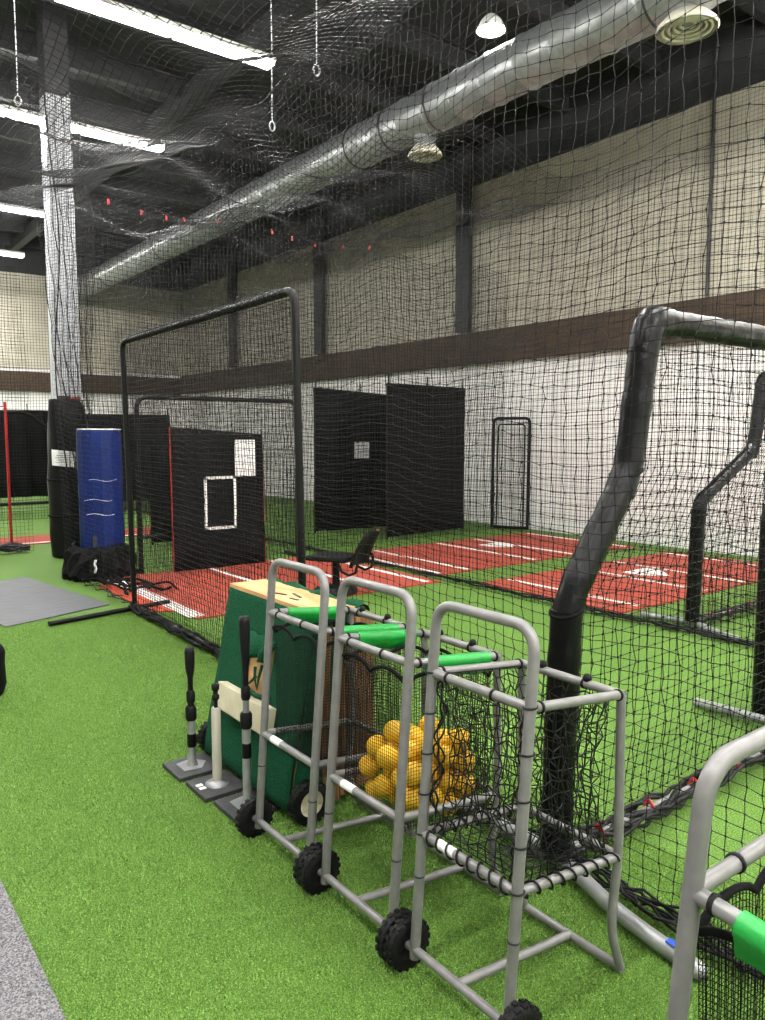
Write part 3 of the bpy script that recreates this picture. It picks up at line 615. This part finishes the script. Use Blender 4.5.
# turf folded round the near end
k0 = len(v)
for j in range(NZ + 1):
    z = 0.05 + (HM - 0.05) * j / NZ
    for q in range(5): v.append((tl * z / HM + 0.04 * q + 0.012 * math.sin(6 * z) * (q / 4), -W2 - 0.012 - 0.01 * math.sin(q * 1.4 + 4 * z), z))
for j in range(NZ):
    for q in range(4): f.append((k0 + j * 5 + q, k0 + j * 5 + q + 1, k0 + (j + 1) * 5 + q + 1, k0 + (j + 1) * 5 + q))
o = G().add(v, f, True).build('turf_cover', DGREEN, t); s_ = o.modifiers.new('thick', 'SOLIDIFY'); s_.thickness = 0.008
G().add([mp(-W2 + .01, 0.05, .012), mp(W2, 0.05, .012), mp(W2, HM - .01, .012), mp(-W2 + .01, HM - .01, .012), mp(-W2 + .01, 0.05, .03), mp(W2, 0.05, .03), mp(W2, HM - .01, .03), mp(-W2 + .01, HM - .01, .03)],
        [(3, 2, 1, 0), (4, 5, 6, 7), (0, 1, 5, 4), (1, 2, 6, 5), (2, 3, 7, 6), (3, 0, 4, 7)]).build('plywood_face', PLY, t)
# torn flap
v = []; f = []
for i in range(9):
    for j in range(7): u = -0.15 + 0.26 * i / 8; q = j / 6; z = 0.69 - 0.10 * q; v.append(mp(u * (1 - 0.25 * q) + 0.02, z, -0.012 - 0.05 * math.sin(q * 2.2) * (0.6 + 0.4 * math.sin(i * 1.3)) + 0.01 * math.sin(i * 2.1 + j)))
for i in range(8):
    for j in range(6): f.append((i * 7 + j, i * 7 + 7 + j, i * 7 + 8 + j, i * 7 + 1 + j))
o = G().add(v, f, True).build('torn_flap', DGREEN, t); s_ = o.modifiers.new('thick', 'SOLIDIFY'); s_.thickness = 0.012
for (u, z, l, a) in ((-0.02, .56, .12, .2), (0.04, .54, .10, -.3), (-0.08, .57, .08, .1), (0.02, .50, .07, .8)):
    G().tube([mp(u, z, -0.004), mp(u + a * 0.05, z - l * 0.5, -0.006), mp(u + a * 0.12, z - l, 0.004)], [0.008, 0.006, 0.002], 5).build('turf_shred', DGREEN, t)
G().tube([mp(-0.14, .445, -0.012), mp(-0.03, .43, -0.02), mp(0.08, .44, -0.012)], 0.011, 6).build('torn_edge', DGREEN, t)
rot = Matrix.Rotation(math.atan2(tl, HM), 3, 'Y')
G().box((0, 0, 0), (0.05, 0.48, 0.12), 0.006, rot).build('pitching_rubber', CREAM, t, (0.038, 0.03, 0.365))
G().add([(tl - 0.01, -W2, HM - .012), (tl - 0.01, W2, HM - .012), (tl + .20, W2, HM - .012), (tl + .20, -W2, HM - .012), (tl - 0.01, -W2, HM + .006), (tl - 0.01, W2, HM + .006), (tl + .20, W2, HM + .006), (tl + .20, -W2, HM + .006)],
        [(3, 2, 1, 0), (4, 5, 6, 7), (0, 1, 5, 4), (1, 2, 6, 5), (2, 3, 7, 6), (3, 0, 4, 7)]).build('plywood_top', PLY, t)
for (xa, ya, l, r_) in ((tl + .06, .02, .07, .3), (tl + .10, -.06, .10, -.2), (tl + .05, -.12, .06, .1)):
    G().box((xa, ya, HM + .008), (0.012, l, 0.003), 0, Matrix.Rotation(r_, 3, 'Z')).build('ink_mark', DSTEEL, t)
v = []; f = []
for i in range(16):
    for j in range(8): u = -W2 - 0.02 + 0.80 * i / 15; a = PI * j / 7; v.append((tl + .215 + (0.035 + 0.01 * math.sin(i)) * math.cos(a) * (1 if j else 1), u, HM - 0.02 + (0.035 + 0.012 * math.sin(i * 1.3)) * math.sin(a)))
for i in range(15):
    for j in range(7): f.append((i * 8 + j, i * 8 + 8 + j, i * 8 + 9 + j, i * 8 + 1 + j))
G().add(v, f, True).build('folded_turf', DGREEN, t)
for k, (xa, xb) in enumerate(((0.175, 0.262), (0.267, 0.345), (0.35, 0.45))):
    h0 = 0.03 + 0.015 * k
    G().box(((xa + xb) / 2, -W2 + 0.005, (HM - 0.04 + h0) / 2), (xb - xa, 0.03, HM - 0.04 - h0), 0.004).build('side_plank', PLANK, t)
    G().box(((xa + xb) / 2, W2 - 0.02, (HM - 0.04 + h0) / 2), (xb - xa, 0.03, HM - 0.04 - h0), 0.004).build('side_plank', PLANK, t)
G().box((0.45, 0, 0.43), (0.02, 2 * W2 - 0.04, 0.78)).build('back_board', PLANK, t)
def tread_wheel(parent, loc, r, wd, rim_r, rim_m, lugs=22, axis='Y', nm='wheel'):
    o = G().lathe([(rim_r, -wd / 2), (r * .95, -wd / 2), (r, -wd * .32), (r, wd * .32), (r * .95, wd / 2), (rim_r, wd / 2), (rim_r, -wd / 2)], 28, axis='Y', cap=False).build(nm, BLACK, parent, loc)
    g = G()
    for k in range(lugs):
        a = 2 * PI * k / lugs
        for s_ in (-1, 1):
            aa = a + (0.5 * 2 * PI / lugs if s_ > 0 else 0); R = Matrix.Rotation(-aa, 3, 'Y'); g.box(tuple(R @ Vector((r * 0.985, s_ * wd * .30, 0))), (r * .10, wd * .42, 2 * PI * r / lugs * .55), 0, R)
    g.build('tread', BLACK, o)
    g = G().lathe([(0.0, -wd * .34), (rim_r * .22, -wd * .4), (rim_r * .26, -wd * .2), (rim_r * .9, -wd * .1), (rim_r, -wd * .42), (rim_r * 1.02, -wd * .42), (rim_r * 1.02, wd * .42), (rim_r, wd * .42), (rim_r * .9, wd * .1), (rim_r * .26, wd * .2), (0, wd * .34)], 24, axis='Y')
    for k in range(3):
        R = Matrix.Rotation(2 * PI * k / 3 + 0.4, 3, 'Y'); g.box(tuple(R @ Vector((rim_r * .58, 0, 0))), (rim_r * .72, wd * .5, rim_r * .12), 0, R)
    g.build('rim', rim_m, o)
    G().lathe([(0, -wd * .48), (rim_r * .13, -wd * .46), (rim_r * .13, wd * .46), (0, wd * .48)], 12, axis='Y').build('axle_cap', BLACK, o)
    return o
tread_wheel(t, (0.085, -W2 - 0.05, 0.088), 0.088, 0.045, 0.055, CREAM)
tread_wheel(t, (0.085, W2 + 0.04, 0.088), 0.088, 0.045, 0.055, CREAM)

# ------------------------------------------------------------------ batting tees
def tee_base(t, r0):
    G().box((0, 0, 0.012), (0.215, 0.215, 0.022), 0.005, Matrix.Rotation(r0, 3, 'Z')).build('base_plate', PLATE, t)
def tee_post(name, label, loc, h, tilt=(0, 0)):
    t = thing(name, label, 'batting tee', loc, 0, 'batting tees in a row by the mound'); tee_base(t, 0.0)
    G().prism([(-.06, -.05), (.02, -.065), (.07, 0), (.02, .065), (-.06, .05)], 0.022, 0.027).add([], []).build('plate_bracket', GALV, t)
    a = h * 0.46; b = h * 0.62
    G().lathe([(0.03, 0.025), (0.019, 0.05), (0.019, a)], 16).build('lower_tube', GALV, t)
    G().lathe([(0.020, a - .16), (0.021, a - .155), (0.021, a - .10), (0.020, a - .095)], 16).build('grip_label', BTUBE, t)
    G().lathe([(0.022, a - .03), (0.026, a - .02), (0.026, a + .03), (0.02, a + .04)], 16).build('clamp_collar', BLACK, t)
    G().lathe([(0.014, a), (0.014, b)], 14).build('upper_tube', GALV if h > 0.7 else BLACK, t)
    G().lathe([(0.017, b - .04), (0.02, b - .03), (0.02, b + .01), (0.014, b + .02)], 14).build('collar', BLACK, t)
    top = G().lathe([(0.012, b), (0.013, b + .08), (0.022, h - .10), (0.024, h - .02), (0.020, h), (0.0, h - .004)], 16).build('ball_cup', BLACK, t)
    return t
tee_post('batting_tee', 'batting tee with black top on rubber base farthest from the carts', (1.438, 3.385, 0), 0.60)
tee_post('batting_tee', 'tallest batting tee with black top in front of the cream rubber', (1.470, 2.88, 0), 0.84)
t = thing('batting_tee', 'short batting tee with thick silver tube and round flange', 'batting tee', (1.448, 3.13, 0), 0, 'batting tees in a row by the mound')
tee_base(t, 0)
G().lathe([(0.055, 0.022), (0.055, 0.027), (0.03, 0.032), (0.022, 0.04)], 20).build('flange', GALV, t)
G().lathe([(0.021, 0.03), (0.021, 0.375), (0.017, 0.38)], 18).build('tube', mat('pale_tube', srgb(166, 162, 148), 0.45, 0.2), t)
G().lathe([(0.009, 0.375), (0.009, 0.41), (0.017, 0.42), (0.017, 0.435), (0.01, 0.44), (0.011, 0.455), (0.017, 0.462), (0.018, 0.485), (0.0, 0.49)], 14).build('ball_cup', BLACK, t)
for dx in (0, 0.035): G().box((-0.075, 0.03 - dx, 0.0235), (0.03, 0.022, 0.002)).build('white_print', PAPER, t)

# ------------------------------------------------------------------ ball carts
HW = 0.188
def cart(label, loc, rz, sleeves, basket, group='ball carts in a row'):
    t = thing('ball_cart', label, 'ball cart', loc, rz, group)        # front hoop at local x = 0, body towards +x, legs at y = +-HW
    fx = lambda z: 0.0 + 0.085 * z / 1.1
    rx = 0.452
    zq = lambda x, z: z - 0.114 * (x - fx(z))      # the frame leans back a little
    R = 0.0155
    G().tube(fillet([(fx(.07), -HW, .05), (fx(1.115), -HW, 1.115), (fx(1.115), HW, 1.115), (fx(.07), HW, .05)], 0.075, 7), R, 14).build('push_hoop', STEEL, t)
    zr, zl = 0.91, 0.43
    r2 = 0.0135
    G().tube([(fx(zr), -HW - 0.01, zr), (fx(zr), HW + 0.01, zr)], r2, 12).build('front_bar', STEEL, t)
    zrr, zlr = zq(rx, zr), zq(rx + .01, zl)
    for s_ in (-1, 1): G().tube([(fx(zr), s_ * HW, zr), (rx, s_ * HW, zrr)], r2, 12).build('side_bar', STEEL, t)
    G().tube([(rx, -HW - .01, zrr), (rx, HW + .01, zrr)], r2, 12).build('rear_bar', STEEL, t)
    G().tube([(fx(zl), -HW, zl), (fx(zl), HW, zl)], r2, 12).build('lower_front_bar', STEEL, t)
    for s_ in (-1, 1): G().tube([(fx(zl), s_ * HW, zl), (rx + .01, s_ * HW, zlr)], r2, 12).build('lower_side_bar', STEEL, t)
    G().tube([(rx + .01, -HW, zlr), (rx + .01, HW, zlr)], r2, 12).build('lower_rear_bar', STEEL, t)
    for s_ in (-1, 1): G().tube(fillet([(rx, s_ * HW, zrr), (rx + .01, s_ * HW, zlr), (rx - .02, s_ * HW, .17), (rx + .035, s_ * HW, .025)], 0.07, 5), r2, 12).build('rear_leg', STEEL, t)
    G().tube([(rx + .035, -HW - .008, .025), (rx + .035, HW + .008, .025)], r2, 12).build('rear_foot_bar', STEEL, t)
    G().tube([(fx(.07), -HW - .05, .078), (fx(.07), HW + .05, .078)], 0.0135, 12).build('axle_bar', STEEL, t)
    G().tube([(fx(.07), 0, .078), (rx + .035, 0, .027)], r2, 12).build('centre_bar', STEEL, t)
    G().lathe([(0.0140, 0.045), (0.0140, 0.115)], 14, c=(fx(zl), 0, zl), axis='Y').build('white_label', PAPER, t)
    for s_ in (-1, 1): 
        tread_wheel(t, (fx(.07), s_ * (HW + 0.035), 0.079), 0.076, 0.032, 0.044, BLACK, 18)
        G().lathe([(R * 1.06, 0.30), (R * 1.06, 0.305)], 14, c=(fx(.3), s_ * HW, 0)).build('joint', DSTEEL, t)
    for s_ in sleeves:
        L = G(); a, b = fx(zr) + 0.075, rx - 0.05
        L.tube([(a, s_ * HW, zq(a, zr) - .004), (b, s_ * HW, zq(b, zr) - .004)], [0.021, 0.021], 14)
        v = []; f = []
        for i in range(9):
            x = a + (b - a) * i / 8
            zz = zq(x, zr); v += [(x, s_ * HW - 0.020, zz - .004), (x, s_ * HW - .010, zz - .05 + .004 * math.sin(i * 1.9)), (x, s_ * HW + .010, zz - .05 + .004 * math.sin(i * 1.9)), (x, s_ * HW + .020, zz - .004)]
        for i in range(8):
            for k in range(3): f.append((i * 4 + k, i * 4 + 4 + k, i * 4 + 5 + k, i * 4 + 1 + k))
        L.add(v, f, True); L.build('green_sleeve', GREENV, t)
    # clamps on the top ring
    def clamp(p, ax):
        g = G()
        if ax == 'Y': g.lathe([(0.0125, -.004), (0.0172, -.0035), (0.0172, .0035), (0.0125, .004)], 14, c=p, axis='Y')
        else: g.lathe([(0.0125, -.004), (0.0172, -.0035), (0.0172, .0035), (0.0125, .004)], 14, c=p, axis='X')
        g.build('net_tie', BLACK, t)
    for y in (-.06, .12): clamp((fx(zr), y, zr), 'Y'); clamp((rx, y, zrr), 'Y')
    for x in (fx(zr) + .035, rx - .015):
        for s_ in (-1, 1): clamp((x, s_ * HW, zq(x, zr)), 'X')
    for y in (-.07, .10): G().lathe([(0.0, -.014), (0.012, -.009), (0.014, .0), (0.01, .011), (0, .014)], 10, c=(rx, y, zrr + .018)).build('knob', BLACK, t)
    # bag
    x0, x1, y1 = fx(.7) + 0.012, rx + 0.0, HW - 0.012
    def loop(n, ins):
        xa, xb, yb = x0 + ins, x1 - ins, y1 - ins; per = [(xa, -yb), (xb, -yb), (xb, yb), (xa, yb)]
        seg = [math.dist(per[i], per[(i + 1) % 4]) for i in range(4)]; tot = sum(seg); out = []
        for k in range(n + 1):
            d = tot * (k % n) / n; i = 0
            while d > seg[i]: d -= seg[i]; i += 1
            q = d / seg[i]; out.append((per[i][0] * (1 - q) + per[(i + 1) % 4][0] * q, per[i][1] * (1 - q) + per[(i + 1) % 4][1] * q))
        return np.array(out)
    coarse = basket == 'coarse'; cell = 0.034 if coarse else 0.0115; rad = 0.0023 if coarse else 0.0009
    n = int(2 * (x1 - x0 + 2 * y1) / cell); prof = []
    zt, zb = zr - (0.0 if coarse else 0.05), (zl + 0.0 if coarse else 0.37)
    nz = int((zt - zb) / cell); rows = []
    for j in range(nz + 1):
        q = j / nz; z = zt + (zb - zt) * q
        ins = 0.006 + (0.03 if coarse else 0.006) * math.sin(PI * q)
        L = loop(n, ins); zz = np.full(n + 1, z)
        kk = np.arange(n + 1)
        if j == 0 and not coarse: zz = zz + 0.03 * np.abs(np.sin(kk * PI / (n / 8.0))) ** 0.7 - 0.02
        elif not coarse: zz = zz + (0.03 * np.abs(np.sin(kk * PI / (n / 8.0))) ** 0.7 - 0.02) * (1 - q) ** 2
        rows.append(np.c_[L + (rng.normal(0, 0.007, (n + 1, 2)) if coarse and 0 < j < nz else 0) , zz + (rng.normal(0, 0.008, n + 1) if coarse and 0 < j < nz else 0)]); rows[-1][-1] = rows[-1][0]
    m_ = int(y1 / cell * 0.9)
    for j in range(1, m_ + 1):
        q = j / m_; ins = 0.006 + (y1 - 0.014) * q; rows.append(np.c_[loop(n, ins), np.full(n + 1, zb - (0.03 if coarse else 0.02) * math.sin(q * PI / 2))])
    P = np.array(rows).transpose(1, 0, 2); P[..., 2] -= 0.114 * (P[..., 0] - 0.06)
    # strands keep one section orientation, so give them a mixed one
    link('net_bag', net_mesh('net_bag', P, (0.707, 0.707, 0), (0, 0, 1), rad, 1 if coarse else 2, 1 if coarse else 2), NET if coarse else NETF, t)
    if not coarse: G().tube([tuple(p) for p in P[::2, 0, :]], 0.007, 6).build('bag_hem', CANVAS, t)
    else:
        g = G(); e = 0.02
        for a, b in (((fx(zl), -HW + e, zl), (fx(zl), HW - e, zl)), ((fx(zl) + e, -HW, zq(fx(zl) + e, zl)), (rx - .01, -HW, zlr)), ((fx(zl) + e, HW, zq(fx(zl) + e, zl)), (rx - .01, HW, zlr)), ((rx + .01, -HW + e, zlr), (rx + .01, HW - e, zlr))):
            g.tube(helix(a, b, 0.019, 8, 9), 0.0035, 5)
        g.build('lacing', NET, t)
        for s_ in (-1, 1):
            for z0_ in np.linspace(zl, zr, 5): G().tube([(fx(z0_) + 0.019 * math.cos(a), s_ * HW + 0.019 * math.sin(a), z0_ + 0.006 * a / 6) for a in np.linspace(0, 6.2, 12)], 0.0028, 5).build('twine_loop', NET, t)
            for q in range(3): ph = rng.uniform(0, 6, 2); G().tube([(fx(z) + 0.022 + 0.014 * math.sin(z * 40 + ph[0]), s_ * (HW - 0.025) + 0.012 * math.sin(z * 57 + ph[1]), z) for z in np.linspace(zl, zr, 40)], 0.0032, 5).build('edge_cord', NET, t)
    return t
CX0 = 1.378
c1 = cart('silver ball cart with empty fine mesh bag next to the green mound', (CX0, 2.43, 0), 0, (1, -1), 'fine')
c2 = cart('middle silver ball cart holding the yellow balls', (CX0, 1.95, 0), 0, (1, -1), 'fine')
c3 = cart('silver ball cart with coarse black net and no green sleeves', (CX0, 1.465, 0), 0, (), 'coarse')
c4 = cart('partly seen silver ball cart at the lower right corner', (1.235, 0.665, 0), math.radians(-90), (-1,), 'fine')

# ------------------------------------------------------------------ yellow balls
BR = 0.039
bm = bmesh.new(); bmesh.ops.create_uvsphere(bm, u_segments=20, v_segments=14, radius=BR); bme = bpy.data.meshes.new('ball'); bm.to_mesh(bme); bm.free()
def ball_mat():
    m = YEL; nt = m.node_tree; b = nt.nodes['Principled BSDF']; tc = nt.nodes.new('ShaderNodeTexCoord')
    wv = nt.nodes.new('ShaderNodeTexVoronoi'); wv.inputs['Scale'].default_value = 190; nt.links.new(tc.outputs['Object'], wv.inputs['Vector'])
    bp = nt.nodes.new('ShaderNodeBump'); bp.inputs['Strength'].default_value = 0.4; bp.inputs['Distance'].default_value = 0.003
    nt.links.new(wv.outputs['Distance'], bp.inputs['Height']); nt.links.new(bp.outputs['Normal'], b.inputs['Normal'])
ball_mat()
bme.materials.append(YEL); bme.polygons.foreach_set('use_smooth', [True] * len(bme.polygons))
placed = []
bx0, bx1, by0, by1 = CX0 + 0.128, CX0 + 0.395, 1.95 - 0.124, 1.95 + 0.124
for k in range(46):
    best = None
    for q in range(160):
        x = rng.uniform(bx0, bx1); y = rng.uniform(by0, by1); z = 0.40 - 0.114 * (x - CX0 - 0.06)
        for p in placed:
            d2_ = (p[0] - x) ** 2 + (p[1] - y) ** 2
            if d2_ < (2 * BR) ** 2: z = max(z, p[2] + math.sqrt((2 * BR) ** 2 - d2_))
        sc = z + 0.10 * math.hypot(x - (CX0 + 0.25), y - 1.97)
        if best is None or sc < best[0]: best = (sc, x, y, z)
    placed.append(best[1:])
rv = Vector((math.cos(YAW), -math.sin(YAW), 0))
def key_side(p): return (Vector(p) - camo.location).dot(rv) / (Vector(p) - camo.location).dot(fwd)
N_ = len(placed); special = {max(range(N_), key=lambda i: placed[i][2]): 'topmost yellow ball crowning the pile in the middle cart'}
special.setdefault(min(range(N_), key=lambda i: key_side(placed[i])), 'leftmost yellow ball of the pile in the middle cart')
special.setdefault(max(range(N_), key=lambda i: key_side(placed[i])), 'rightmost yellow ball of the pile in the middle cart')
for i, p in enumerate(placed):
    o = bpy.data.objects.new('yellow_ball', bme); COL.objects.link(o); o.location = p; o.rotation_euler = tuple(rng.uniform(0, 6, 3))
    tag(o, special.get(i, 'yellow dimpled ball in the pile inside the middle ball cart'), 'ball', 'yellow balls in the cart')
